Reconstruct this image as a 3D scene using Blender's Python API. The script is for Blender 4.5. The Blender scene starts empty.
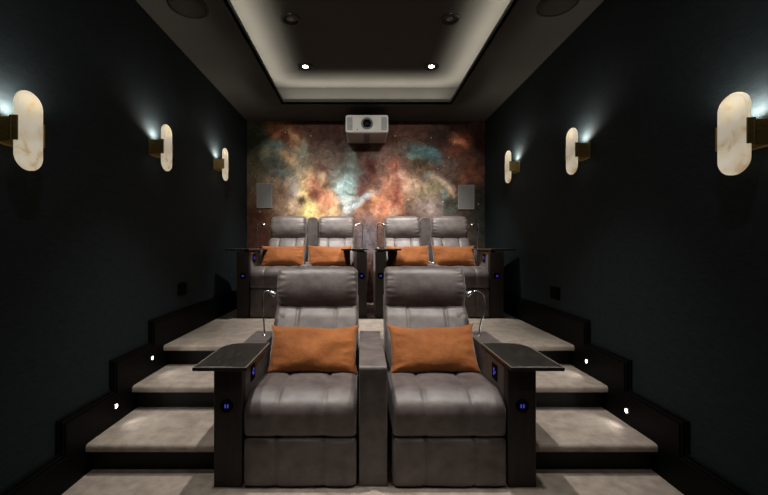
import bpy, bmesh, math, random
from mathutils import Vector, Matrix, noise
random.seed(7)
S = bpy.context.scene
C = S.collection
PI = math.pi
F = 365.0          # focal length in pixels of a 768 px wide frame
# ------------------------------------------------------------------ render look
S.view_settings.view_transform = 'Standard'
S.view_settings.look = 'None'
S.view_settings.gamma = 1.0
S.view_settings.exposure = 0.0
w = bpy.data.worlds.new('World'); S.world = w
w.use_nodes = True
w.node_tree.nodes['Background'].inputs[0].default_value = (0, 0, 0, 1)
w.node_tree.nodes['Background'].inputs[1].default_value = 0.0

# ------------------------------------------------------------------ materials
def lin(c):
    c = c / 255.0
    return c / 12.92 if c <= 0.04045 else ((c + 0.055) / 1.055) ** 2.4
def rgb(r, g, b): return (lin(r), lin(g), lin(b), 1.0)

def mat(name, col, rough=0.6, metal=0.0, spec=0.5, sheen=0.0, emit=None, estr=0.0):
    m = bpy.data.materials.new(name); m.use_nodes = True
    b = m.node_tree.nodes['Principled BSDF']
    b.inputs['Base Color'].default_value = col if len(col) == 4 else (*col, 1)
    b.inputs['Roughness'].default_value = rough
    b.inputs['Metallic'].default_value = metal
    b.inputs['Specular IOR Level'].default_value = spec
    if sheen:
        b.inputs['Sheen Weight'].default_value = sheen
        b.inputs['Sheen Roughness'].default_value = 0.4
    if emit:
        b.inputs['Emission Color'].default_value = (*emit, 1)
        b.inputs['Emission Strength'].default_value = estr
    return m

def vary(m, c1, c2, scale=6.0, detail=5.0, stretch=(1, 1, 1), bump=0.0, bscale=60.0, bdetail=4.0, lo=0.3, hi=0.7, bdist=0.004, warp=0.0):
    """two-tone noise colour and a bump on a principled material"""
    nt = m.node_tree; N = nt.nodes; L = nt.links
    b = N['Principled BSDF']
    tc = N.new('ShaderNodeTexCoord'); mp = N.new('ShaderNodeMapping')
    mp.inputs['Scale'].default_value = stretch
    L.new(tc.outputs['Object'], mp.inputs['Vector'])
    nz = N.new('ShaderNodeTexNoise'); nz.inputs['Scale'].default_value = scale; nz.inputs['Detail'].default_value = detail
    nz.inputs['Distortion'].default_value = warp
    L.new(mp.outputs[0], nz.inputs['Vector'])
    cr = N.new('ShaderNodeValToRGB')
    cr.color_ramp.elements[0].position = lo; cr.color_ramp.elements[1].position = hi
    cr.color_ramp.elements[0].color = c1; cr.color_ramp.elements[1].color = c2
    L.new(nz.outputs['Fac'], cr.inputs[0]); L.new(cr.outputs[0], b.inputs['Base Color'])
    if bump:
        n2 = N.new('ShaderNodeTexNoise'); n2.inputs['Scale'].default_value = bscale; n2.inputs['Detail'].default_value = bdetail
        L.new(mp.outputs[0], n2.inputs['Vector'])
        bp = N.new('ShaderNodeBump'); bp.inputs['Strength'].default_value = bump; bp.inputs['Distance'].default_value = bdist
        L.new(n2.outputs['Fac'], bp.inputs['Height']); L.new(bp.outputs[0], b.inputs['Normal'])
    return m

M = {}
M['leather'] = vary(mat('taupe_nubuck', (0.1, 0.08, 0.08), 0.50, spec=0.72, sheen=0.22), rgb(68, 60, 59), rgb(104, 94, 92), 12, 8, bump=0.45, bscale=22, bdist=0.004)
M['velvet'] = vary(mat('rust_velvet', (0.5, 0.2, 0.05), 0.7, spec=0.2, sheen=0.5), rgb(128, 73, 33), rgb(158, 95, 47), 7, 6, bump=0.6, bscale=12, bdist=0.02)
M['carpet'] = vary(mat('beige_carpet', (0.4, 0.36, 0.32), 0.95, spec=0.1, sheen=0.3), rgb(146, 135, 125), rgb(178, 166, 154), 16, 9, bump=0.6, bscale=160, bdist=0.006)
M['wallpaper'] = vary(mat('dark_teal_fabric_wallpaper', (0.02, 0.025, 0.028), 0.8, spec=0.2), rgb(28, 37, 41), rgb(40, 50, 54), 28, 7, stretch=(1, 1, 6), bump=0.4, bscale=140, bdist=0.003)
M['soffit'] = vary(mat('charcoal_ceiling_paint', (0.05, 0.05, 0.047), 0.85, spec=0.15), rgb(64, 63, 59), rgb(68, 67, 63), 3, 3)
M['tray_paint'] = vary(mat('grey_ceiling_paint', (0.2, 0.2, 0.18), 0.85, spec=0.1), rgb(70, 68, 63), rgb(74, 72, 67), 3, 3)
M['black_trim'] = vary(mat('black_satin_trim', (0.012, 0.011, 0.012), 0.55, spec=0.1), rgb(9, 8, 9), rgb(13, 12, 13), 12, 4, stretch=(1, 1, 1))
M['riser'] = mat('black_riser_paint', rgb(24, 23, 24), 0.6, spec=0.25)
M['wood'] = vary(mat('black_wood', (0.02, 0.02, 0.02), 0.28, spec=0.5), rgb(25, 24, 23), rgb(58, 55, 52), 22, 6, stretch=(7, 0.6, 7), bump=0.06, bscale=40, bdist=0.001)
M['edge'] = mat('tray_highlight', rgb(128, 122, 114), 0.35, spec=0.5)  # pale colour painting the highlights on the tray rim and groove
M['arm_front'] = vary(mat('dark_brown_veneer', (0.02, 0.015, 0.012), 0.55, spec=0.3), rgb(42, 35, 32), rgb(54, 46, 42), 14, 5, stretch=(3, 3, 0.4), bump=0.2, bscale=60, bdist=0.002)
M['black'] = mat('black_plastic', rgb(2, 2, 3), 0.6, spec=0.06)
M['base'] = mat('black_base_cloth', rgb(16, 14, 14), 0.9, spec=0.1)
M['blue'] = mat('blue_indicator', (0.02, 0.02, 0.3), 0.4, emit=(0.12, 0.12, 1.0), estr=0.38)
M['chrome'] = mat('brushed_chrome', (0.75, 0.75, 0.75), 0.22, metal=1.0)
M['bronze'] = vary(mat('antique_brass', (0.3, 0.22, 0.1), 0.42, metal=0.5), rgb(140, 118, 70), rgb(176, 150, 92), 30, 4, stretch=(1, 1, 8))
M['grille'] = vary(mat('grey_speaker_grille', (0.3, 0.3, 0.3), 0.7, spec=0.2), rgb(116, 115, 113), rgb(140, 139, 137), 220, 2)
M['grille_frame'] = mat('grey_speaker_frame', rgb(150, 149, 147), 0.5)
M['dark_grille'] = vary(mat('charcoal_speaker_grille', (0.03, 0.03, 0.03), 0.8, spec=0.2), rgb(38, 36, 33), rgb(50, 48, 44), 300, 2)
M['dark_ring'] = mat('dark_bronze_ring', rgb(22, 21, 19), 0.35, metal=0.3)
M['proj'] = vary(mat('pearl_white_casing', (0.5, 0.5, 0.48), 0.45), rgb(170, 168, 163), rgb(176, 174, 169), 4, 2)
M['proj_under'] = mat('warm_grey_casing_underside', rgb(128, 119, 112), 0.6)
M['vent'] = vary(mat('grey_vent', (0.25, 0.25, 0.25), 0.6), rgb(112, 112, 112), rgb(140, 140, 140), 40, 1, stretch=(0.1, 0.1, 9))
M['proj_dark'] = mat('dark_grey_casing', rgb(72, 66, 64), 0.6)
M['lens'] = mat('coated_lens_glass', rgb(3, 3, 5), 0.5, spec=0.06)
M['lens_ring'] = mat('grey_lens_ring', rgb(96, 96, 94), 0.35, metal=0.4)
M['lit'] = mat('lit_led_lens', (1, 1, 1), 0.5, emit=(1.0, 0.93, 0.84), estr=26.0)
M['unlit'] = mat('baffled_lens', rgb(10, 10, 9), 0.2, emit=(1.0, 0.8, 0.55), estr=0.02)

def alabaster():
    m = bpy.data.materials.new('veined_alabaster'); m.use_nodes = True
    nt = m.node_tree; N = nt.nodes; L = nt.links; N.clear()
    out = N.new('ShaderNodeOutputMaterial')
    tc = N.new('ShaderNodeTexCoord')
    nz = N.new('ShaderNodeTexNoise'); nz.inputs['Scale'].default_value = 17; nz.inputs['Detail'].default_value = 9; nz.inputs['Distortion'].default_value = 0.6
    L.new(tc.outputs['Object'], nz.inputs['Vector'])
    cr = N.new('ShaderNodeValToRGB')
    e = cr.color_ramp.elements
    e[0].position = 0.3; e[0].color = rgb(214, 192, 156)
    e[1].position = 0.62; e[1].color = rgb(246, 240, 226)
    x = e.new(0.45); x.color = rgb(236, 226, 204)
    L.new(nz.outputs['Fac'], cr.inputs[0])
    tr = N.new('ShaderNodeBsdfTranslucent'); di = N.new('ShaderNodeBsdfPrincipled')
    di.inputs['Roughness'].default_value = 0.35
    em = N.new('ShaderNodeEmission'); em.inputs['Strength'].default_value = 0.28
    mx = N.new('ShaderNodeMixShader'); mx.inputs[0].default_value = 0.55
    ad = N.new('ShaderNodeAddShader')
    for n in (tr.inputs['Color'], di.inputs['Base Color'], em.inputs['Color']): L.new(cr.outputs[0], n)
    L.new(di.outputs[0], mx.inputs[1]); L.new(tr.outputs[0], mx.inputs[2])
    L.new(mx.outputs[0], ad.inputs[0]); L.new(em.outputs[0], ad.inputs[1]); L.new(ad.outputs[0], out.inputs[0])
    return m
M['alabaster'] = alabaster()

# ------------------------------------------------------------------ mesh helpers
def bm_new(): return bmesh.new()

def box(bm, x0, x1, y0, y1, z0, z1):
    v = [bm.verts.new(p) for p in ((x0,y0,z0),(x1,y0,z0),(x1,y1,z0),(x0,y1,z0),(x0,y0,z1),(x1,y0,z1),(x1,y1,z1),(x0,y1,z1))]
    for f in ((3,2,1,0),(4,5,6,7),(0,1,5,4),(1,2,6,5),(2,3,7,6),(3,0,4,7)): bm.faces.new([v[i] for i in f])

def rbox(bm, x0, x1, y0, y1, z0, z1, r, n=3):
    """box with rounded edges"""
    c = Vector(((x0+x1)/2, (y0+y1)/2, (z0+z1)/2)); h = Vector((abs(x1-x0)/2, abs(y1-y0)/2, abs(z1-z0)/2))
    r = min(r, h.x*0.98, h.y*0.98, h.z*0.98)
    def ax(a):
        e = [-(a-r) - r*math.cos(t*PI/2/n) if t else -a for t in range(n)]
        e = [-a + r*(1-math.cos(0)) if False else -(a-r) - r*math.cos(PI/2*t/n) for t in range(n+1)]
        return e + [-q for q in reversed(e)]
    def axp(a):   # parameter positions: spread angularly across the rounded zone
        return [-(a-r) - r*math.tan(PI/4*(1-t/n)) for t in range(n+1)] + [(a-r) + r*math.tan(PI/4*t/n) for t in range(n+1)]
    X, Y, Z = axp(h.x), axp(h.y), axp(h.z)
    cache = {}
    def vert(p):
        q = Vector((max(-h.x+r, min(h.x-r, p.x)), max(-h.y+r, min(h.y-r, p.y)), max(-h.z+r, min(h.z-r, p.z))))
        d = p - q
        if d.length > 1e-9: d = d.normalized()*r
        s = q + d
        k = (round(s.x, 6), round(s.y, 6), round(s.z, 6))
        if k not in cache: cache[k] = bm.verts.new(s + c)
        return cache[k]
    def face(P):
        vs = []
        for p in P:
            v = vert(p)
            if v not in vs: vs.append(v)
        if len(vs) > 2:
            try: bm.faces.new(vs)
            except ValueError: pass
    for s in (-1, 1):
        for A, B, mk in ((Y, Z, lambda a, b: Vector((s*h.x, a, b))), (X, Z, lambda a, b: Vector((a, s*h.y, b))), (X, Y, lambda a, b: Vector((a, b, s*h.z)))):
            for i in range(len(A)-1):
                for j in range(len(B)-1):
                    face([mk(A[i],B[j]), mk(A[i+1],B[j]), mk(A[i+1],B[j+1]), mk(A[i],B[j+1])])

def rounded(poly, n=6):
    """2D polygon with a radius at each corner -> outline points"""
    pts = []
    k = len(poly)
    for i in range(k):
        p = Vector(poly[i][:2]); r = poly[i][2]
        a = Vector(poly[i-1][:2]); b = Vector(poly[(i+1) % k][:2])
        da, db = a-p, b-p
        ang = da.angle(db)
        t = min(r/math.tan(ang/2) if ang > 1e-3 else 0, da.length*0.49, db.length*0.49)
        if t < 1e-5: pts.append(p); continue
        s, e = p+da.normalized()*t, p+db.normalized()*t
        for q in range(n+1):
            u = q/n
            pts.append(s*(1-u)**2 + p*2*u*(1-u)*0.93 + (p*0.07*2*u*(1-u) + e*u*u) if False else s*(1-u)**2 + p*2*u*(1-u) + e*u*u)
    return pts

def resample(pts, N):
    k = len(pts); seg = [(pts[(i+1) % k]-pts[i]).length for i in range(k)]; tot = sum(seg)
    out = []; i = 0; acc = 0
    for q in range(N):
        d = tot*q/N
        while acc+seg[i] < d-1e-12: acc += seg[i]; i += 1
        u = (d-acc)/seg[i] if seg[i] > 1e-9 else 0
        out.append(pts[i].lerp(pts[(i+1) % k], u))
    return out

def pad(poly, width, r, seams=(), puff=0.0, groove=0.0, N=72, nx=60, gather=0.0, x0=0.0, seed=0, deep=None):
    """upholstered pad: a side profile (y,z,radius) swept across the width, ends rolled over, puffed between seams"""
    bm = bm_new()
    P = resample(rounded(poly), N)
    area = sum(P[i].x*P[(i+1) % N].y - P[(i+1) % N].x*P[i].y for i in range(N))
    if area < 0: P.reverse()
    NR = []
    for i in range(N):
        t = (P[(i+1) % N]-P[i-1]).normalized(); NR.append(Vector((t.y, -t.x)))
    st = []
    h = width/2
    for q in range(6):
        a = PI/2*(1-q/6); st.append((-(h-r)-r*math.sin(a), r*(1-math.cos(a))))
    for q in range(nx+1): st.append((-(h-r)+2*(h-r)*q/nx, 0))
    for q in range(1, 7):
        a = PI/2*q/6; st.append((h-r+r*math.sin(a), r*(1-math.cos(a))))
    cuts = [-h] + sorted(seams) + [h]
    rings = []
    for x, ins in st:
        k = 0
        while k < len(cuts)-2 and x > cuts[k+1]: k += 1
        t = min(1, max(0, (x-cuts[k])/(cuts[k+1]-cuts[k])))
        pf = puff*math.sin(PI*t)**0.6 - groove*sum(math.exp(-((x-s)/0.0065)**2) for s in seams)
        ring = []
        for i in range(N):
            n = NR[i]; p = P[i]
            mask = max(0.0, min(1.0, 0.35 + max(-n.x, n.y)))
            d = pf*mask*(0.3+0.7*min(1, max(0, (p.x-deep)/0.25)) if deep is not None else 1) - ins
            if gather:
                e = max(0, (abs(x)-(h-0.085))/0.085)
                d += gather*e*math.sin(p.y*150 + noise.noise(Vector((p.y*30, x*9, seed)))*5)*mask
            d += 0.0022*noise.noise(Vector((x*7+seed, p.x*7, p.y*7)))*mask
            q = p + n*d
            ring.append(bm.verts.new((x0+x, q.x, q.y)))
        rings.append(ring)
    for a, b in zip(rings, rings[1:]):
        for i in range(N):
            j = (i+1) % N
            bm.faces.new((a[i], b[i], b[j], a[j]))
    bm.faces.new(rings[0]); bm.faces.new(list(reversed(rings[-1])))
    bmesh.ops.recalc_face_normals(bm, faces=bm.faces)
    return bm

def prism(bm, pts, axis, a, b):
    """extrude a 2D outline along x, y or z from a to b"""
    def mk(p, t):
        return {'x': (t, p[0], p[1]), 'y': (p[0], t, p[1]), 'z': (p[0], p[1], t)}[axis]
    A = [bm.verts.new(mk(p, a)) for p in pts]; B = [bm.verts.new(mk(p, b)) for p in pts]
    k = len(pts)
    bm.faces.new(A); bm.faces.new(list(reversed(B)))
    for i in range(k): bm.faces.new((A[i], B[i], B[(i+1) % k], A[(i+1) % k]))

def lathe(bm, prof, c=(0, 0, 0), axis='z', n=32):
    """prof: (radius, height) pairs; closed with fans when radius is 0"""
    rings = []
    for r, h in prof:
        ring = []
        for i in range(n if r > 1e-6 else 1):
            t = 2*PI*i/n
            u, v = r*math.cos(t), r*math.sin(t)
            p = {'z': (u, v, h), 'y': (u, h, v), 'x': (h, u, v)}[axis]
            ring.append(bm.verts.new(Vector(p)+Vector(c)))
        rings.append(ring)
    for a, b in zip(rings, rings[1:]):
        for i in range(n):
            j = (i+1) % n
            if len(a) == 1 and len(b) == 1: continue
            if len(a) == 1: bm.faces.new((a[0], b[i], b[j]))
            elif len(b) == 1: bm.faces.new((a[i], b[0], a[j]))
            else: bm.faces.new((a[i], b[i], b[j], a[j]))

def tube(bm, path, rad, n=10):
    """round tube through points; rad may be a number or a list"""
    P = [Vector(p) for p in path]; k = len(P)
    R = rad if isinstance(rad, (list, tuple)) else [rad]*k
    up = Vector((0.13, 1, 0.07)).normalized(); rings = []
    for i in range(k):
        t = (P[min(i+1, k-1)]-P[max(i-1, 0)]).normalized()
        u = up.cross(t)
        if u.length < 1e-4: u = Vector((1, 0, 0)).cross(t)
        u.normalize(); v = t.cross(u)
        rings.append([bm.verts.new(P[i]+(u*math.cos(2*PI*q/n)+v*math.sin(2*PI*q/n))*R[i]) for q in range(n)])
    for a, b in zip(rings, rings[1:]):
        for i in range(n): bm.faces.new((a[i], a[(i+1) % n], b[(i+1) % n], b[i]))
    bm.faces.new(list(reversed(rings[0]))); bm.faces.new(rings[-1])

def smooth_path(pts, n=8):
    out = []
    P = [Vector(p) for p in pts]
    Q = [P[0]*2-P[1]] + P + [P[-1]*2-P[-2]]
    for i in range(1, len(Q)-2):
        for q in range(n):
            t = q/n; a, b, c, d = Q[i-1:i+3]
            out.append(0.5*((2*b)+(-a+c)*t+(2*a-5*b+4*c-d)*t*t+(-a+3*b-3*c+d)*t**3))
    out.append(P[-1]); return out

def obj(name, bm, m, parent=None, smooth=False, label=None, bevel=0.0, loc=None, rot=None):
    bmesh.ops.recalc_face_normals(bm, faces=bm.faces)
    me = bpy.data.meshes.new(name); bm.to_mesh(me); bm.free()
    o = bpy.data.objects.new(name, me); C.objects.link(o)
    me.materials.append(M[m] if isinstance(m, str) else m)
    if smooth:
        for p in me.polygons: p.use_smooth = True
    if bevel:
        b = o.modifiers.new('bevel', 'BEVEL'); b.width = bevel; b.segments = 2; b.limit_method = 'ANGLE'
    if parent: o.parent = parent
    if loc: o.location = loc
    if rot: o.rotation_euler = rot
    if label: o['label'] = label
    return o
def tag(o, label, cat, group=None):
    o['label'] = label; o['category'] = cat
    if group: o['group'] = group
    return o
def thing(name, label, cat, loc=(0, 0, 0), group=None, rot=None):
    o = bpy.data.objects.new(name, None); C.objects.link(o); o.empty_display_size = 0.05
    o.location = loc
    if rot: o.rotation_euler = rot
    return tag(o, label, cat, group)
def struct(name, bm, m, **k):
    o = obj(name, bm, m, **k); o['kind'] = 'structure'; return o
def sbox(name, m, *a, **k):
    bm = bm_new(); box(bm, *a); return struct(name, bm, m, **k)
def part_box(name, m, parent, *a, r=0.0, label=None):
    bm = bm_new()
    if r: rbox(bm, *a, r)
    else: box(bm, *a)
    return obj(name, bm, m, parent, smooth=bool(r), label=label)

# ------------------------------------------------------------------ the room (metres; the camera stands at x = 0, y = 0)
XL, XR = -1.484, 1.587          # wall faces
IL, IR = -1.449, 1.551          # inner faces of the stepped skirtings
YB, YF = 4.71, -1.3             # mural wall, wall behind the camera
ZC, ZT = 2.81, 3.057            # soffit, upper tray ceiling
Z1, Z2, Z3 = 0.158, 0.316, 0.474
MX = (XL+XR)/2

def mural():
    m = bpy.data.materials.new('nebula_wallpaper'); m.use_nodes = True
    nt = m.node_tree; N = nt.nodes; L = nt.links
    b = N['Principled BSDF']; b.inputs['Roughness'].default_value = 0.75; b.inputs['Specular IOR Level'].default_value = 0.15
    tc = N.new('ShaderNodeTexCoord')
    def vm(op, a, bb):
        n = N.new('ShaderNodeVectorMath'); n.operation = op
        for i, q in enumerate((a, bb)):
            if q is None: continue
            if isinstance(q, (tuple, float, int)): n.inputs[i].default_value = q if isinstance(q, tuple) else (q, q, q)
            else: L.new(q, n.inputs[i])
        return n
    def mth(op, a, bb=None, clamp=False):
        n = N.new('ShaderNodeMath'); n.operation = op; n.use_clamp = clamp
        for i, q in enumerate((a, bb)):
            if q is None: continue
            if isinstance(q, (float, int)): n.inputs[i].default_value = q
            else: L.new(q, n.inputs[i])
        return n.outputs[0]
    def nz(vec, scale, detail=6, rough=0.6, dist=0.0):
        n = N.new('ShaderNodeTexNoise'); n.inputs['Scale'].default_value = scale; n.inputs['Detail'].default_value = detail
        n.inputs['Roughness'].default_value = rough; n.inputs['Distortion'].default_value = dist
        L.new(vec, n.inputs['Vector']); return n
    co = tc.outputs['Object']
    n1 = nz(co, 3.2, 9, 0.68)
    off = vm('MULTIPLY', vm('SUBTRACT', n1.outputs['Color'], 0.5).outputs[0], (0.19, 0.0, 0.19))
    n1b = nz(co, 13.0, 6, 0.62)
    off2 = vm('MULTIPLY', vm('SUBTRACT', n1b.outputs['Color'], 0.5).outputs[0], (0.085, 0.0, 0.085))
    wc = vm('ADD', vm('ADD', co, off.outputs[0]).outputs[0], off2.outputs[0]).outputs[0]
    # (column, row, half width, half height, colour, strength, tilt in degrees): clouds of the wallpaper print
    B = [(366,180,200,70,(92,62,50),1,0),(300,135,70,20,(74,48,38),.9,0),(345,140,40,20,(70,42,36),.9,0),(400,137,50,18,(88,56,42),.8,0),
     (452,136,36,20,(66,42,34),.9,0),(478,150,16,40,(74,44,34),.7,0),(482,205,14,40,(44,48,42),.9,0),(251,150,14,60,(70,68,50),.8,0),
     (262,132,22,16,(72,78,58),.8,0),(281,131,16,16,(150,86,44),.85,35),(291,144,13,16,(168,104,62),.9,35),(266,148,20,16,(96,112,94),.8,0),
     (259,170,18,22,(104,92,66),.7,0),(283,164,17,12,(104,120,112),.85,25),(296,160,9,20,(188,172,142),.9,-25),(304,180,8,22,(226,200,150),.95,-5),
     (306,198,10,18,(236,200,130),.95,0),(276,186,20,10,(168,146,124),.75,20),(294,192,9,16,(186,176,170),.8,0),(262,208,20,18,(120,88,58),.8,0),
     (290,208,14,12,(190,164,136),.7,0),(324,158,28,12,(136,116,102),.85,0),(320,176,16,9,(118,88,74),.7,0),(315,186,9,8,(170,104,72),.8,0),
     (312,211,18,13,(248,220,138),1,0),(331,205,17,17,(232,172,116),.95,0),(318,195,10,7,(132,78,58),.85,0),(302,205,5,7,(92,66,42),.9,0),(326,200,9,9,(214,136,92),.7,0),
     (345,186,13,18,(158,182,176),.9,20),(357,170,8,24,(136,152,146),.75,22),(348,203,10,12,(196,208,202),.9,0),(362,201,22,5,(194,206,212),.95,32),
     (364,184,9,11,(98,62,56),.85,0),(365,160,14,12,(92,58,52),.7,0),(386,156,24,11,(150,116,104),.85,0),(372,170,8,9,(116,58,50),.7,0),
     (388,178,13,14,(198,128,102),.85,0),(383,203,22,18,(196,122,84),.9,0),(372,211,14,9,(206,136,94),.8,0),(397,198,6,16,(150,74,54),.8,-15),
     (404,168,14,12,(166,124,108),.75,0),(410,150,18,9,(112,86,72),.7,0),(426,153,19,7,(84,132,134),.9,-12),(436,160,10,8,(86,118,122),.7,0),
     (419,170,17,13,(86,66,50),.9,0),(446,170,17,12,(124,102,90),.8,0),(413,184,10,8,(192,154,128),.8,0),(427,192,20,13,(150,132,102),.85,0),
     (440,181,16,4,(190,162,140),.8,-30),(448,190,5,8,(196,164,138),.7,0),(430,209,17,11,(152,134,128),.8,0),(450,207,11,16,(72,82,72),.85,0),
     (461,141,9,8,(182,102,58),.85,25),(455,156,16,10,(108,64,46),.7,0),(472,174,12,13,(132,78,52),.75,30),(306,240,60,26,(92,70,52),.8,0),
     (258,238,16,30,(76,42,28),.9,0),(366,219,12,12,(142,104,86),.8,0),(367,238,11,18,(104,104,116),.85,0),(478,236,14,30,(52,58,52),.9,0),(420,240,50,24,(110,84,70),.7,0),
     (254,142,9,24,(52,46,32),.8,0),(263,137,10,7,(58,72,58),.8,0),(275,133,7,8,(158,92,44),.8,30),(285,137,6,13,(92,46,26),.85,-28),(297,141,3,15,(176,136,96),.85,32),
     (276,147,9,6,(104,134,126),.8,0),(267,151,5,7,(136,130,108),.7,0),(288,157,12,4,(220,176,124),.9,-28),(303,152,5,9,(164,170,150),.8,0),(300,165,6,10,(206,190,160),.8,0),
     (280,166,9,6,(92,82,74),.7,-20),(285,174,8,5,(120,140,130),.8,-20),(288,181,3,4,(206,168,132),.8,0),(276,184,14,4,(176,148,116),.75,-22),(281,190,8,5,(122,90,66),.75,0),
     (258,214,14,8,(72,36,24),.8,0),(262,198,6,10,(128,98,62),.6,0),(286,203,6,12,(140,104,76),.7,0),(294,208,7,8,(206,172,142),.8,0),(303,203,3,5,(70,50,28),.9,0),
     (310,180,6,8,(222,166,124),.8,0),(316,183,5,4,(156,88,62),.8,0),(322,178,4,6,(212,178,138),.75,0),(326,186,4,3,(92,80,58),.85,0),(333,187,4,3,(96,92,72),.8,0),
     (314,194,6,5,(110,54,42),.9,20),(325,201,7,7,(220,150,112),.8,0),(333,212,6,7,(236,192,140),.8,0),(308,212,7,7,(252,226,144),.85,0),(340,176,8,6,(118,122,104),.7,0),
     (343,189,9,6,(178,208,210),.85,25),(349,182,7,9,(160,190,190),.8,15),(345,198,5,6,(190,206,206),.85,0),(351,193,6,1.6,(70,96,96),.8,-10),(341,209,3,6,(104,92,76),.8,20),
     (353,203,5,5,(150,166,162),.75,0),(367,196,9,3,(198,210,220),.95,33),(357,206,7,3,(206,216,222),.95,33),(362,188,6,6,(110,66,58),.85,0),(367,206,7,6,(120,76,48),.85,25),
     (354,160,4,9,(134,150,138),.7,12),(353,167,3,5,(150,176,168),.75,0),(361,152,6,5,(72,48,38),.8,0),(330,150,22,5,(96,78,66),.6,0),(318,163,7,5,(150,122,100),.7,0),(321,166,4,4,(112,72,56),.7,0),
     (372,166,4,9,(96,44,42),.85,20),(381,172,6,6,(112,100,88),.7,0),(371,190,3,3,(222,170,132),.85,0),(371,190,6,5,(120,92,76),.5,0),(378,184,4,6,(96,82,70),.7,0),
     (389,179,3,6,(214,150,112),.85,0),(388,177,2,4,(110,66,54),.8,0),(396,164,6,6,(188,98,74),.8,0),(403,175,5,5,(204,160,134),.75,0),(398,185,2.2,13,(150,80,56),.8,0),(396,195,5,5,(130,66,50),.8,0),
     (377,200,8,3,(208,146,96),.8,-25),(385,208,9,6,(206,128,92),.75,0),(408,204,4,4,(92,84,66),.85,0),(394,212,6,5,(200,152,122),.75,0),(409,187,7,6,(196,158,130),.7,20),
     (414,157,8,3,(130,160,152),.75,-8),(431,151,6,4,(104,150,156),.85,0),(434,158,6,5,(96,130,136),.8,-20),(421,165,8,6,(98,80,60),.8,0),(430,166,5,5,(126,96,70),.7,0),(427,176,4,3,(112,140,130),.7,0),
     (443,183,10,1.8,(212,192,166),.85,-38),(452,191,6,3,(206,174,142),.85,-38),(436,188,8,7,(136,128,98),.7,0),(444,195,3,7,(124,146,142),.75,0),(447,203,8,5,(64,66,56),.8,0),(434,206,8,6,(158,138,132),.7,0),
     (458,142,5,3,(222,144,92),.9,10),(463,143,2,5,(206,96,52),.85,20),(455,152,7,4,(134,72,48),.75,20),(450,164,8,4,(128,112,104),.7,0),(463,179,6,4,(168,112,80),.8,30),(472,172,8,3,(120,56,38),.75,35),
     (440,134,12,7,(40,34,28),.7,0),(480,140,6,16,(48,30,24),.7,0),(374,156,5,5,(88,94,84),.6,0),(390,150,12,3,(156,120,106),.6,-8)]
    col = None
    for (px, py, rx, ry, c, s, an) in B:
        k = YB/F
        d = vm('SUBTRACT', wc, ((px-362)*k, YB, 1.2+(246-py)*k)).outputs[0]
        a = math.radians(an)
        # rotate in the wall plane, then scale
        dx = vm('DOT_PRODUCT', d, (math.cos(a)/(rx*k*1.12), 0, math.sin(a)/(rx*k*1.12)))
        dz = vm('DOT_PRODUCT', d, (-math.sin(a)/(ry*k*1.12), 0, math.cos(a)/(ry*k*1.12)))
        r2 = mth('ADD', mth('MULTIPLY', dx.outputs['Value'], dx.outputs['Value']), mth('MULTIPLY', dz.outputs['Value'], dz.outputs['Value']))
        f = mth('MULTIPLY', mth('POWER', 2.718, mth('MULTIPLY', mth('POWER', r2, 1.5), -1.3)), float(s), True)
        if col is None:
            v = N.new('ShaderNodeRGB'); v.outputs[0].default_value = rgb(*c); col = v.outputs[0]; continue
        mx = N.new('ShaderNodeMix'); mx.data_type = 'RGBA'
        L.new(f, mx.inputs[0]); L.new(col, mx.inputs[6]); mx.inputs[7].default_value = rgb(*c); col = mx.outputs[2]
    # fine cloud contrast, filaments and stars
    n2 = nz(wc, 11.0, 12, 0.72, 0.3)
    g = N.new('ShaderNodeMapRange'); g.inputs[1].default_value = 0.28; g.inputs[2].default_value = 0.72; g.inputs[3].default_value = 0.3; g.inputs[4].default_value = 1.6
    L.new(n2.outputs['Fac'], g.inputs[0])
    col = vm('MULTIPLY', col, g.outputs[0]).outputs[0]
    n3 = nz(wc, 4.0, 8, 0.6, 1.0)
    rd = mth('ABSOLUTE', mth('SUBTRACT', n3.outputs['Fac'], 0.5))
    fl = N.new('ShaderNodeMapRange'); fl.inputs[1].default_value = 0.0; fl.inputs[2].default_value = 0.025; fl.inputs[3].default_value = 1.45; fl.inputs[4].default_value = 1.0
    L.new(rd, fl.inputs[0]); col = vm('MULTIPLY', col, fl.outputs[0]).outputs[0]
    vo = N.new('ShaderNodeTexVoronoi'); vo.inputs['Scale'].default_value = 7.0
    L.new(co, vo.inputs['Vector'])
    st = N.new('ShaderNodeMapRange'); st.inputs[1].default_value = 0.03; st.inputs[2].default_value = 0.075; st.inputs[3].default_value = 0.55; st.inputs[4].default_value = 0.0
    L.new(vo.outputs['Distance'], st.inputs[0])
    mx = N.new('ShaderNodeMix'); mx.data_type = 'RGBA'
    L.new(st.outputs[0], mx.inputs[0]); L.new(col, mx.inputs[6]); mx.inputs[7].default_value = rgb(255, 226, 205)
    hs = N.new('ShaderNodeHueSaturation'); hs.inputs['Saturation'].default_value = 0.92; L.new(mx.outputs[2], hs.inputs['Color'])
    gain = vm('MINIMUM', vm('MULTIPLY', hs.outputs[0], MURAL_GAIN).outputs[0], 0.88).outputs[0]
    L.new(gain, b.inputs['Base Color'])
    return m
MURAL_GAIN = 1.0
M['mural'] = mural()

sbox('floor', 'carpet', XL-0.1, XR+0.1, YF-0.1, 2.75, -0.1, 0.0)
sbox('wall_left', 'wallpaper', XL-0.12, XL, YF-0.1, YB+0.12, -0.1, 3.2)
sbox('wall_right', 'wallpaper', XR, XR+0.12, YF-0.1, YB+0.12, -0.1, 3.2)
sbox('wall_back', 'mural', XL, XR, YB, YB+0.12, -0.1, 3.2)
sbox('wall_front', 'wallpaper', XL, XR, YF-0.1, YF, -0.1, 3.2)

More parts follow.
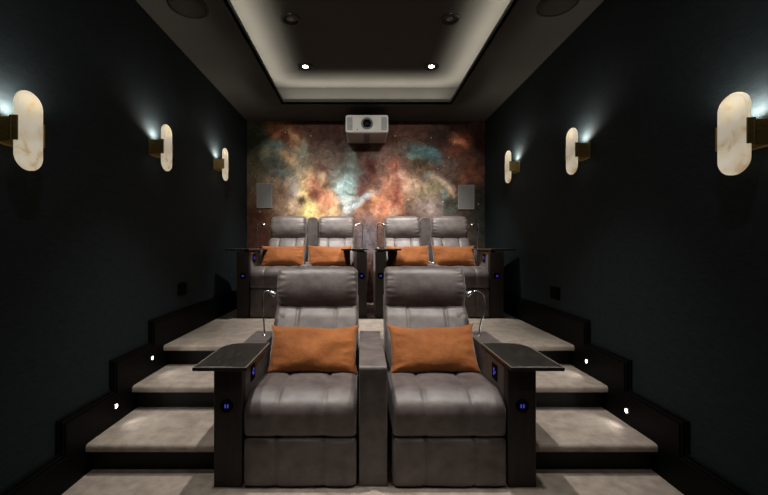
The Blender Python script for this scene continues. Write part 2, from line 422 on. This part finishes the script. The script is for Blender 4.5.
# ceiling: a dark soffit round a raised tray with a light cove behind an upstand lip
TL, TR, TB, TF = -0.894, 1.007, 4.13, 0.55   # tray opening
CV = 0.15                                    # depth of the cove behind the lip
bm = bm_new()
box(bm, XL, TL, YF, YB, ZC, ZC+0.02); box(bm, TR, XR, YF, YB, ZC, ZC+0.02)
box(bm, TL, TR, TB, YB, ZC, ZC+0.02); box(bm, TL, TR, YF, TF, ZC, ZC+0.02)
struct('ceiling_soffit', bm, 'soffit')
bm = bm_new()
zl = 2.863
box(bm, TL-0.014, TL, TF-0.014, TB+0.014, ZC+0.0, zl); box(bm, TR, TR+0.014, TF-0.014, TB+0.014, ZC+0.0, zl)
box(bm, TL, TR, TB, TB+0.014, ZC+0.0, zl); box(bm, TL, TR, TF-0.014, TF, ZC+0.0, zl)
struct('trim_1', bm, 'soffit')
bm = bm_new()
box(bm, TL-CV, TR+CV, TF-CV, TB+CV, ZT, ZT+0.05)
box(bm, TL-CV-0.02, TL-CV, TF-CV, TB+CV, ZC+0.02, ZT); box(bm, TR+CV, TR+CV+0.02, TF-CV, TB+CV, ZC+0.02, ZT)
box(bm, TL-CV, TR+CV, TB+CV, TB+CV+0.02, ZC+0.02, ZT); box(bm, TL-CV, TR+CV, TF-CV-0.02, TF-CV, ZC+0.02, ZT)
struct('ceiling', bm, 'tray_paint')

# raised platform for the back row, and the two flights of carpeted steps
def carpet_slab(name, x0, x1, y0, y1, z1, t=0.042):
    bm = bm_new()
    pts = rounded([(y0, z1-t, 0.012), (y0, z1, 0.026), (y1, z1, 0.0), (y1, z1-t, 0.0)], 6)
    prism(bm, pts, 'x', x0, x1)
    bmesh.ops.subdivide_edges(bm, edges=[e for e in bm.edges if abs(e.verts[0].co.x-e.verts[1].co.x) > 0.1], cuts=24, use_grid_fill=True)
    return struct(name, bm, 'carpet', smooth=False)
sbox('platform_riser', 'riser', IL, IR, 2.735, YB, 0.0, Z3-0.042)
carpet_slab('platform_floor', IL, IR, 2.664, YB, Z3)
for x0, x1 in ((IL, -0.765), (0.885, IR)):
    sbox('step_riser', 'riser', x0, x1, 1.962, 2.735, 0, Z1-0.042)
    carpet_slab('step_tread', x0, x1, 1.913, 2.362, Z1)
    sbox('step_riser', 'riser', x0, x1, 2.362, 2.735, Z1-0.04, Z2-0.042)
    carpet_slab('step_tread', x0, x1, 2.300, 2.735, Z2)

def skirting(name, xw, s):
    bm = bm_new()
    ys = (YF, 1.765, 2.14, 2.53, YB); zs = (0.19, 0.353, 0.53, 0.685)
    def prof(dz, dy):
        p = [(YF, 0.0)]
        for i in range(4):
            a = ys[i] + (dy if i else 0)
            p += [(a, zs[i]-dz)] + [(ys[i+1] + (dy if i < 3 else 0), zs[i]-dz)]
        p.append((YB, 0.0)); return p
    prism(bm, prof(0, 0), 'x', xw, xw+s*0.016)
    prism(bm, prof(0.012, 0.010), 'x', xw+s*0.016, xw+s*0.028)
    prism(bm, prof(0.026, 0.022), 'x', xw+s*0.028, xw+s*0.0352)
    return struct(name, bm, 'black_trim', bevel=0.003)
skirting('baseboard_left', XL, 1)
skirting('baseboard_right', XR, -1)

# ------------------------------------------------------------------ recliners
FRONT = dict(arm=0.603, split=0.247, seat=0.447, hb=0.765, ht=1.045, hy=0.0, depth=0.745)
BACK = dict(arm=0.690, split=0.296, seat=0.507, hb=0.780, ht=1.080, hy=0.0, depth=0.66)

def tray(parent, xc, yc, z, wd, dp, outer, rot=0.0):
    """swivel tray: black wood top with one rounded rear corner, lighter rim, pivot"""
    e = wd/2; f = dp/2
    R = 0.13
    pts = [(-e, -f, 0.006), (e, -f, 0.006), (e, f, R if outer > 0 else 0.012), (-e, f, R if outer < 0 else 0.012)]
    bm = bm_new(); out = rounded(pts, 10); prism(bm, out, 'z', 0, 0.017)
    t = obj('tray_table', bm, 'wood', parent, bevel=0.002, loc=(xc, yc, z), rot=(0, 0, rot), label='black wood swivel tray')
    bm = bm_new(); k = len(out); rows = []
    for g, h in ((0.0015, 0.0165), (0.0015, 0.0182), (0.0055, 0.0182), (0.0055, 0.0165)):
        ring = []
        for i in range(k):
            a, b = out[i]-out[i-1], out[(i+1) % k]-out[i]
            tt = ((a.normalized() if a.length > 1e-7 else b.normalized())+(b.normalized() if b.length > 1e-7 else a.normalized())).normalized()
            q = out[i]+Vector((-tt.y, tt.x))*g*1.2
            ring.append(bm.verts.new((q.x, q.y, h)))
        rows.append(ring)
    for a, b in zip(rows, rows[1:]):
        for i in range(k): bm.faces.new((a[i], a[(i+1) % k], b[(i+1) % k], b[i]))
    obj('rim_highlight', bm, 'edge', t, label='painted highlight along the tray edge')  # edge highlight put in as a pale strip round the rim
    bm = bm_new()
    box(bm, -e+0.03, e-0.075 if outer < 0 else e-0.03, -f+0.012, -f+0.016, 0.0168, 0.0182)
    obj('groove_highlight', bm, 'edge', t)  # pale strip painting the highlight of the pen groove
    bm = bm_new(); lathe(bm, [(0, -0.012), (0.03, -0.012), (0.03, 0.0), (0, 0.0)], (0, 0.02, 0), n=24)
    obj('pivot', bm, 'black', t, smooth=False)
    return t

def reading_lamp(parent, x, y, z, s, hgt=0.292, reach=0.10, bw=0.012):
    """gooseneck lamp; s is the side its head bends to"""
    bm = bm_new()
    bow = -s*bw
    path = smooth_path([(x, y, z-0.01), (x+bow*0.2, y, z+0.08), (x+bow*0.9, y, z+hgt*0.62), (x+bow*0.8, y, z+hgt*0.9), (x+s*0.006, y-0.004, z+hgt+0.008), (x+s*reach*0.45, y-0.012, z+hgt+0.002)], 7)
    tube(bm, path, 0.0055, 10)
    lathe(bm, [(0, 0), (0.014, 0), (0.014, 0.008), (0.006, 0.012), (0, 0.012)], (x, y, z-0.001), n=20)
    n = obj('reading_lamp', bm, 'chrome', parent, smooth=True, label='chrome gooseneck reading lamp')
    a = path[-1]; d = Vector((s*0.8, -0.12, -0.5)).normalized()
    bm = bm_new()
    tube(bm, [a-d*0.012, a-d*0.004, a+d*0.012, a+d*0.034, a+d*0.040], [0.006, 0.010, 0.012, 0.018, 0.0155], 18)
    obj('lamp_head', bm, 'chrome', n, smooth=True)
    return n

def led_button(parent, x, z, y):
    bm = bm_new(); lathe(bm, [(0, 0.004), (0.024, 0.004), (0.028, -0.002), (0.034, -0.002), (0.034, 0.002), (0, 0.006)][::-1] if False else [(0, -0.003), (0.023, -0.003), (0.026, -0.006), (0.031, -0.006), (0.033, 0.001)], (x, y, z), axis='y', n=32)
    b = obj('control_button', bm, 'black', parent, smooth=True, label='round black control button with blue indicators')
    for dx in (-0.0065, 0.0065):
        bm = bm_new(); rbox(bm, x+dx-0.0032, x+dx+0.0032, y-0.0055, y-0.002, z-0.009, z+0.009, 0.0015, 2)
        obj('indicator', bm, 'blue', b)
    return b

def side_panel(parent, x, s, y, z):
    """small control panel on the inner face of an arm; s is the way it faces"""
    a, b = sorted((x, x+s*0.004))
    p = part_box('control_panel', 'black', parent, a, b, y-0.036, y+0.036, z-0.042, z+0.042, label='black control panel with blue indicators')
    a, b = sorted((x+s*0.003, x+s*0.0055))
    for dz, dy, h in ((0.012, 0.006, 0.008), (-0.010, 0.006, 0.008), (0.001, -0.012, 0.005)):
        bm = bm_new(); box(bm, a, b, y+dy-0.006, y+dy+0.006, z+dz-h, z+dz+h); obj('indicator', bm, 'blue', p)
    return p

def recliner(label, loc, wd, H, arms, headw, group, seed=0):
    t = thing('recliner_chair', label, 'recliner', loc, group)
    sp, st, hb, ht = H['split'], H['seat'], H['hb'], H['ht']
    seams = (-wd*0.21, wd*0.21)
    fy = H['hy']
    part_box('base', 'base', t, -wd/2+0.004, wd/2-0.004, 0.07, 0.72, 0.0, sp)
    obj('footrest', pad([(-0.016, 0.006, 0.02), (-0.010, sp-0.004, 0.03), (0.10, sp-0.004, 0.01), (0.10, 0.008, 0.01)], wd-0.004, 0.022, seams, 0.003, 0.006, seed=seed), 'leather', t, smooth=True)
    obj('seat_cushion', pad([(-0.004, sp+0.002, 0.02), (-0.012, st-0.045, 0.09), (0.10, st+0.004, 0.12), (0.60, st-0.03, 0.02), (0.60, sp, 0.01)], wd-0.002, 0.02, seams, 0.012, 0.010, N=88, seed=seed+1, deep=0.02), 'leather', t, smooth=True)
    k = (ht-st)/0.598
    zz = lambda q: st + (q-0.447)*k
    obj('backrest', pad([(0.46, zz(0.40), 0.02), (0.56, zz(0.60), 0.3), (0.645, zz(0.735), 0.08), (0.72, zz(0.80), 0.08), (0.79, zz(0.87), 0.04), (0.86, zz(0.86), 0.03), (0.72, zz(0.37), 0.03)], headw+0.012, 0.03, (-headw*0.225, headw*0.235), 0.004, 0.0065, N=88, seed=seed+2), 'leather', t, smooth=True)
    h = ht-hb
    obj('headrest', pad([(0.712, hb, 0.04), (0.660, hb+h*0.42, 0.2), (0.72, ht+0.004, 0.15), (0.85, ht, 0.06), (0.87, hb+h*0.45, 0.05), (0.79, hb+0.01, 0.03)], headw, 0.034, (), 0.010, 0, N=96, gather=0.0038, seed=seed+3), 'leather', t, smooth=True)
    for A in arms:
        x0, x1 = A['x']; s = 1 if x0 < 0 else -1          # s points to the seat
        hgt = H['arm']; L = H['depth']
        bm = bm_new()
        if A.get('tray'):
            pts = rounded([(0, 0, 0.006), (0, hgt-0.022, 0.012), (0.40, hgt-0.022, 0.004), (0.415, hgt, 0.02), (L, hgt+0.004, 0.025), (L, 0, 0.01)], 5)
        else:
            pts = rounded([(0, 0, 0.006), (0, hgt-0.004, 0.022), (L, hgt+0.004, 0.022), (L, 0, 0.01)], 6)
        prism(bm, pts, 'x', x0, x1)
        a = obj('armrest', bm, 'leather', t, bevel=0.008)
        for p in a.data.polygons: p.use_smooth = False
        if A.get('tray'):
            part_box('arm_front_panel', 'arm_front', t, x0-0.001, x1+0.001, -0.006, 0.055, 0.0, hgt-0.023, r=0.004, label='dark brown front panel of the arm')
            xc, yc, rot, tw = A['tray']
            tray(t, xc, yc+0.012, hgt-0.010, tw, 0.455, -s, rot)
            led_button(t, (x0+x1)/2 + A.get('bdx', 0), 0.405 if H is FRONT else 0.425, -0.0065)
            xi = x1 if s > 0 else x0
            side_panel(t, xi, s, 0.175, hgt-0.09)
            reading_lamp(t, (x0+x1)/2 + s*A.get('ldx', 0.0), 0.60 if H is FRONT else 0.57, hgt, s, bw=A.get('bow', 0.012), reach=A.get('reach', 0.10))
    return t

YR1, YR2 = 1.82, 3.68
G1, G2 = 'front row recliners', 'back row recliners'
def arm(x0, x1, cx, tray_=None, **k): return dict(x=(x0-cx, x1-cx), tray=tray_, **k)
cx = -0.309
recliner('taupe front-row recliner on the left of the pair, sharing its centre armrest', (cx, YR1, 0), 0.566, FRONT,
         [arm(-0.736, -0.598, cx, (-0.692-cx, 0.163, 0, 0.265), ldx=0.02, bdx=-0.005), arm(-0.015, 0.126, cx)], 0.557, G1, 1)
cx = 0.437
recliner('taupe front-row recliner on the right of the pair, tray over its right arm', (cx, YR1, 0), 0.57, FRONT,
         [arm(0.727, 0.865, cx, (0.853-cx, 0.163, 0, 0.262), ldx=0.02, bdx=0.0, bow=0.045, reach=0.12)], 0.557, G1, 11)
cx = -0.888
recliner('back-row recliner nearest the left wall, tray angled over its outer arm', (cx, YR2, Z3), 0.49, BACK,
         [arm(-1.26, -1.139, cx, (-1.222-cx, 0.20, math.radians(-9), 0.262), ldx=-0.01)], 0.42, G2, 21)
cx = -0.308
recliner('back-row recliner second from the left wall, tray beside the central gap', (cx, YR2, Z3), 0.49, BACK,
         [arm(-0.052, 0.048, cx, (-0.077-cx, 0.20, 0, 0.266), ldx=0.0)], 0.42, G2, 31)
cx = 0.486
recliner('back-row recliner second from the right wall, tray beside the central gap', (cx, YR2, Z3), 0.47, BACK,
         [arm(0.136, 0.242, cx, (0.263-cx, 0.20, 0, 0.266), ldx=0.0)], 0.42, G2, 41)
cx = 1.052
recliner('back-row recliner nearest the right wall, tray angled over its outer arm', (cx, YR2, Z3), 0.47, BACK,
         [arm(1.291, 1.427, cx, (1.392-cx, 0.20, math.radians(8), 0.265), ldx=0.01)], 0.43, G2, 51)

def console(label, x, wd):
    t = thing('centre_console', label, 'console', (x, YR2, Z3), 'centre consoles of the back row')
    e = wd/2
    part_box('body', 'leather', t, -e, e, 0.03, 0.62, 0.0, 0.53, r=0.012)
    bm = bm_new()
    pts = rounded([(-0.062, 0.25, 0.01), (0.062, 0.25, 0.01), (0.062, 1.075, 0.055), (-0.062, 1.075, 0.055)], 8)
    prism(bm, pts, 'y', 0.74, 0.86)
    obj('back_panel', bm, 'leather', t, bevel=0.012, label='tall rounded taupe panel between the headrests')
    part_box('neck', 'leather', t, -e, e, 0.60, 0.76, 0.2, 0.5, r=0.01)
    for y in (0.30, 0.54):
        bm = bm_new()
        lathe(bm, [(0.030, 0.529), (0.040, 0.529), (0.0405, 0.548), (0.036, 0.550), (0.033, 0.548), (0.031, 0.532), (0, 0.532)], (0, y, 0), n=28)
        obj('cup_holder', bm, 'chrome', t, smooth=True, label='chrome cup holder')
console('taupe centre console between the two back-row recliners left of the gap', -0.597, 0.084)
console('taupe centre console between the two back-row recliners right of the gap', 0.768, 0.084)

# ------------------------------------------------------------------ scatter cushions
def cushion(label, loc, wd, hg, th, tilt, group, seed, roll=0.0):
    bm = bm_new(); nx, ny = 44, 26
    def P(i, j, s):
        u, v = -1+2*i/nx, -1+2*j/ny
        # spread points towards the seam
        u = math.sin(u*PI/2); v = math.sin(v*PI/2)
        k = max(0, (1-abs(u)**2.6)*(1-abs(v)**2.6))**0.42
        x = wd/2*u*(1-0.085*(1-abs(v)**4)); z = hg/2*v*(1-0.15*(1-abs(u)**4))
        edge = min(1, max(0, (abs(u)-0.55)/0.45))
        fold = 0.009*edge*math.sin(v*16+noise.noise(Vector((v*3, seed, u)))*6)*(1-abs(u)**6)
        w_ = noise.noise(Vector((x*9, z*9, seed*3.1+s)))*0.02*k + fold*s
        d = th/2*k*(1+0.25*(-v)) + w_
        sag = 0.01*noise.noise(Vector((u*1.5+seed, 0, 0)))
        return Vector((x, s*d, z + sag*(1 if v > 0 else 0.3)*abs(v)))
    G = {}
    for s in (-1, 1):
        for i in range(nx+1):
            for j in range(ny+1):
                rim = i in (0, nx) or j in (0, ny)
                if rim and s == 1: G[s, i, j] = G[-1, i, j]; continue
                p = P(i, j, s)
                if rim: p.y = 0
                G[s, i, j] = bm.verts.new(p)
    for s in (-1, 1):
        for i in range(nx):
            for j in range(ny):
                bm.faces.new((G[s, i, j], G[s, i+1, j], G[s, i+1, j+1], G[s, i, j+1]))
    o = obj('scatter_cushion', bm, 'velvet', smooth=True, loc=loc, rot=(-math.radians(tilt), math.radians(roll), 0))
    return tag(o, label, 'cushion', group)
GC = 'rust velvet cushions on the recliners'
cushion('rust velvet cushion on the left front-row recliner', (-0.300, 2.262, 0.560), 0.57, 0.318, 0.13, 30, GC, 1, 0.5)
cushion('rust velvet cushion on the right front-row recliner', (0.438, 2.262, 0.561), 0.562, 0.318, 0.13, 30, GC, 2, -0.8)
zb = Z3+0.507+0.104
cushion('rust velvet cushion on the back-row recliner nearest the left wall', (-0.888, 4.10, zb), 0.51, 0.27, 0.12, 22, GC, 3)
cushion('rust velvet cushion on the back-row recliner second from the left wall', (-0.366, 4.10, zb), 0.51, 0.27, 0.12, 22, GC, 4)
cushion('rust velvet cushion on the back-row recliner second from the right wall', (0.518, 4.10, zb), 0.50, 0.27, 0.12, 22, GC, 5, -0.5)
cushion('rust velvet cushion on the back-row recliner nearest the right wall', (1.030, 4.10, zb), 0.50, 0.27, 0.12, 22, GC, 6, 0.6)

# ------------------------------------------------------------------ wall sconces
SCONCE_W = 7.0
def sconce(label, s, y, z, wallx):
    """s = +1 on the wall to the left (it faces +x)"""
    t = thing('wall_sconce', label, 'wall lamp', (wallx, y, z), 'alabaster wall sconces')
    H, W, T = 0.328, 0.124, 0.022
    off = 0.098
    def X(a, b): return sorted((s*a, s*b))
    # diffuser: a pill-shaped slab of stone with softened edges
    bm = bm_new()
    def pill(g):
        r = W/2-g; hh = H/2-W/2; out = []
        for q in range(25): a = PI*q/24; out.append((r*math.cos(a), hh+r*math.sin(a)))
        for q in range(25): a = PI+PI*q/24; out.append((r*math.cos(a), -hh+r*math.sin(a)))
        return out
    prof = [(0.010, -T/2), (0.004, -T/2+0.002), (0.0, -T/2+0.007), (0.0, T/2-0.007), (0.004, T/2-0.002), (0.010, T/2)]
    rings = [[bm.verts.new((s*off+h, p[0], p[1])) for p in pill(g)] for g, h in prof]
    n = len(rings[0])
    for a, b in zip(rings, rings[1:]):
        for i in range(n): bm.faces.new((a[i], a[(i+1) % n], b[(i+1) % n], b[i]))
    bm.faces.new(rings[0]); bm.faces.new(list(reversed(rings[-1])))
    obj('diffuser', bm, 'alabaster', t, smooth=False, label='pill-shaped glowing alabaster slab')
    a, b = X(0.0, off-T/2-0.004)
    part_box('bracket', 'bronze', t, a, b, -0.05, 0.05, -0.054, 0.046, r=0.004, label='square antique brass bracket')
    a, b = X(0.0, 0.008)
    part_box('wall_plate', 'bronze', t, a, b, -0.056, 0.056, -0.060, 0.052, r=0.003)
    for d in (-1, 1):
        y0, y1 = sorted((d*(W/2-0.003), d*(W/2+0.0025)))
        a, b = X(off-T/2-0.006, off+T/2+0.002)
        c = part_box('clasp', 'bronze', t, a, b, y0, y1, -0.054, 0.046, r=0.002)
        a, b = X(off+T/2, off+T/2+0.004)
    a, b = X(off-T/2-0.008, off-T/2)
    part_box('strap', 'bronze', t, a, b, -W/2-0.004, W/2+0.004, -0.054, 0.046, r=0.002)
    bm = bm_new(); lathe(bm, [(0, -0.069), (0.006, -0.069), (0.006, -0.053), (0, -0.053)], (s*0.04, 0, 0), n=16)
    obj('bolt', bm, 'bronze', t, smooth=False)
    l = bpy.data.lights.new('sconce_bulb', 'SPOT'); l.energy = SCONCE_W; l.spot_size = math.radians(158); l.spot_blend = 0.9; l.shadow_soft_size = 0.012; l.color = (1.0, 0.93, 0.82)
    lo = bpy.data.objects.new('sconce_bulb', l); C.objects.link(lo); lo.parent = t; lo.location = (s*0.05, 0, 0.068); lo.rotation_euler = Vector((-s*0.40, 0, 1)).to_track_quat('-Z', 'Y').to_euler()
for s, wx, side, rows in ((1, XL, 'left', ((1.518, 1.682), (2.59, 1.900), (3.70, 2.030))), (-1, XR, 'right', ((1.462, 1.652), (2.59, 1.876), (3.72, 2.010)))):
    for (y, z), which in zip(rows, ('lowest and largest-looking, ahead of the front row', 'the middle one, above the front recliners', 'beside the back row, nearest the mural')):
        sconce(f'alabaster wall sconce on the {side} wall, {which}', s, y, z-0.004, wx)

# ------------------------------------------------------------------ step lights, sockets
def step_light(label, s, x, y, z):
    t = thing('step_light', label, 'step light', (x, y, z), 'step lights in the stepped skirting')
    bm = bm_new(); lathe(bm, [(0.011, s*0.0005), (0.012, s*0.004), (0.016, s*0.004), (0.017, s*-0.001)], axis='x', n=24)
    obj('bezel', bm, 'chrome', t, smooth=True)
    bm = bm_new(); lathe(bm, [(0, s*0.003), (0.0115, s*0.003), (0.0115, s*0.0), (0, 0)], axis='x', n=24)
    obj('lens', bm, 'step_lit', t)
    l = bpy.data.lights.new('step_beam', 'SPOT'); l.energy = 1.0; l.spot_size = math.radians(120); l.spot_blend = 0.8; l.shadow_soft_size = 0.01; l.color = (1, 0.95, 0.90)
    lo = bpy.data.objects.new('step_beam', l); C.objects.link(lo); lo.parent = t; lo.location = (s*0.008, 0, 0)
    lo.rotation_euler = Vector((s*1.0, 0, -0.25)).to_track_quat('-Z', 'Y').to_euler()
M['step_lit'] = mat('lit_step_lens', (1, 1, 1), 0.5, emit=(1.0, 0.95, 0.9), estr=9.0)
step_light('small round step light in the left skirting above the lower tread', 1, IL, 2.15, 0.257)
step_light('small round step light in the left skirting above the upper tread', 1, IL, 2.52, 0.427)
step_light('small round step light in the right skirting above the lower tread', -1, IR, 2.139, 0.235)
step_light('small round step light in the right skirting above the upper tread', -1, IR, 2.52, 0.404)

def socket(label, s, x, y, z):
    t = thing('wall_socket', label, 'socket', (x, y, z), 'black wall sockets')
    a, b = sorted((0, s*0.010))
    part_box('plate', 'black', t, a, b, -0.07, 0.07, -0.05, 0.05, r=0.004)
    for d in (-0.03, 0.03):
        a, b = sorted((s*0.009, s*0.014))
        part_box('switch', 'black', t, a, b, d-0.012, d+0.012, 0.012, 0.036, r=0.002)
socket('black double socket on the left wall above the skirting', 1, XL, 3.01, 0.845)
socket('black double socket on the right wall above the skirting', -1, XR, 2.99, 0.815)

# ------------------------------------------------------------------ speakers, projector
def wall_speaker(label, px0, px1, py0, py1):
    k = YB/F
    x0, x1 = (px0-362)*k, (px1-362)*k; z0, z1 = 1.2+(246-py1)*k, 1.2+(246-py0)*k
    t = thing('wall_speaker', label, 'speaker', ((x0+x1)/2, YB, (z0+z1)/2), 'in-wall speakers on the mural')
    e, h = (x1-x0)/2, (z1-z0)/2
    bm = bm_new()
    for a in ((-e, e, -h, -h+0.006), (-e, e, h-0.006, h), (-e, -e+0.006, -h+0.006, h-0.006), (e-0.006, e, -h+0.006, h-0.006)):
        box(bm, a[0], a[1], -0.014, 0.0, a[2], a[3])
    obj('frame', bm, 'grille_frame', t)
    part_box('grille', 'grille', t, -e+0.006, e-0.006, -0.011, 0.0, -h+0.006, h-0.006)
wall_speaker('flat grey in-wall speaker on the mural at the left', 257, 272.3, 183.5, 208)
wall_speaker('flat grey in-wall speaker on the mural at the right', 458, 474, 185, 209.3)

def ceiling_speaker(label, x, y):
    t = thing('ceiling_speaker', label, 'speaker', (x, y, ZC), 'round speakers in the soffit')
    R = 0.128
    bm = bm_new(); lathe(bm, [(R-0.008, -0.006), (R, -0.006), (R+0.001, 0.0), (R-0.008, 0)], n=64)
    obj('rim', bm, 'dark_ring', t, smooth=True)
    bm = bm_new(); lathe(bm, [(0, -0.0075), (R*0.6, -0.007), (R-0.008, -0.004), (R-0.008, 0), (0, 0)], n=64)
    obj('grille', bm, 'dark_grille', t, smooth=True)
ceiling_speaker('round dark speaker in the soffit along the left wall', -1.166, 2.45)
ceiling_speaker('round dark speaker in the soffit along the right wall', 1.300, 2.43)

PZ0, PZ1, PY0, PY1 = 2.504, 2.708, 4.20, 4.64
t = thing('projector', 'white home cinema projector hanging from the soffit above the back row', 'projector', (0.0575, 4.42, PZ0))
ex = 0.244; dy0, dy1 = PY0-4.42, PY1-4.42; hp = PZ1-PZ0
bm = bm_new()
pts = rounded([(-ex, 0.0, 0.028), (ex, 0.0, 0.028), (ex, hp, 0.03), (-ex, hp, 0.03)], 6)
prism(bm, pts, 'y', dy0+0.03, dy1)
obj('casing', bm, 'proj', t, bevel=0.006)
bm = bm_new()
prism(bm, rounded([(-ex-0.002, 0.002, 0.03), (ex+0.002, 0.002, 0.03), (ex+0.002, hp+0.002, 0.03), (-ex-0.002, hp+0.002, 0.03)], 6), 'y', dy0, dy0+0.032)
obj('front_panel', bm, 'proj', t, bevel=0.008)
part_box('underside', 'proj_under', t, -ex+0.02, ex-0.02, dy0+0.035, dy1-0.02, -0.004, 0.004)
part_box('cable_cover', 'proj_dark', t, -0.035, 0.035, dy0+0.035, dy1-0.06, -0.009, -0.003)
for s in (-1, 1):
    a, b = sorted((s*(ex-0.078), s*(ex-0.014)))
    part_box('air_vent', 'vent', t, a, b, dy0-0.003, dy0+0.004, 0.028, hp-0.024, r=0.003)
bm = bm_new()
lathe(bm, [(0.046, -0.002), (0.05, -0.012), (0.058, -0.014), (0.068, -0.010), (0.070, 0.002)], (0, dy0, hp*0.52), axis='y', n=48)
r_ = obj('lens_ring', bm, 'lens_ring', t, smooth=True)
bm = bm_new(); lathe(bm, [(0, -0.012), (0.02, -0.010), (0.046, -0.002), (0.05, 0.0)], (0, dy0, hp*0.52), axis='y', n=40)
obj('lens', bm, 'lens', r_, smooth=True)
bm = bm_new(); lathe(bm, [(0, -0.003), (0.006, -0.003), (0.006, 0.001)], (-0.11, dy0, 0.034), axis='y', n=16)
obj('sensor', bm, 'black', t)
bm = bm_new(); lathe(bm, [(0, 0), (0.075, 0), (0.075, 0.012), (0.02, 0.016), (0.02, ZC-PZ0-hp-0.012), (0.06, ZC-PZ0-hp-0.012), (0.06, ZC-PZ0-hp), (0, ZC-PZ0-hp)], (0, 0.02, hp), n=32)
obj('ceiling_mount', bm, 'black', t)

# ------------------------------------------------------------------ downlights
def downlight(label, x, y, z, lit, watts, target, ang, blend=0.5):
    t = thing('downlight', label, 'downlight', (x, y, z), 'round downlights in the ceiling')
    R = 0.08
    bm = bm_new(); lathe(bm, [(0.056, -0.004), (0.062, -0.012), (0.074, -0.012), (R, -0.006), (R, 0.0)], n=48)
    obj('trim_ring', bm, 'dark_ring', t, smooth=True)
    bm = bm_new(); lathe(bm, [(0.028, -0.001), (0.056, -0.004), (0.058, 0.0)], n=40)
    obj('reflector', bm, 'dark_ring', t, smooth=True)
    bm = bm_new(); lathe(bm, [(0, -0.007), (0.018, -0.006), (0.028, -0.0015), (0.028, 0)], n=32)
    obj('lens', bm, 'lit' if lit else 'unlit', t, smooth=True)
    l = bpy.data.lights.new('beam', 'SPOT'); l.energy = watts; l.spot_size = math.radians(ang); l.spot_blend = blend; l.shadow_soft_size = 0.035; l.color = (1.0, 0.945, 0.875)
    lo = bpy.data.objects.new('beam', l); C.objects.link(lo); lo.parent = t; lo.location = (0, 0, -0.016)
    d = Vector(target)-Vector((x, y, z)); lo.rotation_euler = d.to_track_quat('-Z', 'Y').to_euler()
W_ = 30.0
for x, side in ((-0.585, 'left'), (0.718, 'right')):
    downlight(f'bright lit downlight in the tray ceiling, {side} of the projector', x, 3.776, ZT, True, 230, (x*0.70+0.02, 4.32, 0.9), 78, 0.9)
    downlight(f'dark unlit-looking downlight in the tray ceiling, {side} side nearer the camera', x, 2.986, ZT, False, 20, (x*0.75, 4.71, 1.95), 66, 1.0)
    downlight(f'downlight in the tray ceiling above the front row, {side} side, above the picture', x, 2.06, ZT, False, 160, (x*0.92, 2.25, 0.4), 62, 0.9)
    downlight(f'added unseen downlight for the mural in the tray ceiling, {side} side, above the picture', x, 1.27, ZT, False, 125, (x*0.7, 4.71, 2.2), 72, 1.0)  # unseen pair added to light the upper mural from the front
    downlight(f'added unseen fill downlight above the camera position, {side} side, out of the picture', x, 0.78, ZT, False, 15, (x, 1.0, 0), 155, 0.8)  # unseen wide pair added as ambient fill for walls, brackets and arms
# downlights of the soffit ahead of the seats, above the top edge of the picture
for x, side in ((-1.12, 'left'), (1.24, 'right')):
    downlight(f'downlight in the soffit ahead of the {side} steps, above the picture', x, 1.64, ZC, True, 72, (x*0.5, 2.2, 0.6), 56, 0.9)

# cove light: LED strips lying on the soffit behind the lip, shining up
def strip(name, x, y, sx, sy, e):
    l = bpy.data.lights.new(name, 'AREA'); l.shape = 'RECTANGLE'; l.size = sx; l.size_y = sy; l.energy = e; l.color = (1.0, 0.95, 0.85)
    l.spread = math.radians(135)
    o = bpy.data.objects.new(name, l); C.objects.link(o); o.location = (x, y, ZC+0.028); o.rotation_euler = (PI, 0, 0)
ly = TB-TF
CE = 4.4   # watts per metre
strip('cove_strip', TL-0.05, (TB+TF)/2, 0.02, ly, CE*ly); strip('cove_strip', TR+0.05, (TB+TF)/2, 0.02, ly, CE*ly)
strip('cove_strip', (TL+TR)/2, TB+0.05, TR-TL, 0.02, CE*(TR-TL)); strip('cove_strip', (TL+TR)/2, TF-0.05, TR-TL, 0.02, CE*(TR-TL))

# ------------------------------------------------------------------ camera
cam = bpy.data.cameras.new('camera'); co = bpy.data.objects.new('camera', cam); C.objects.link(co)
co.location = (0, 0, 1.2); co.rotation_euler = (PI/2, 0, 0)
cam.sensor_fit = 'HORIZONTAL'; cam.sensor_width = 36.0; cam.lens = F/768*36
cam.shift_x = 22/768; cam.shift_y = -1.5/768
cam.clip_start = 0.02
S.camera = co
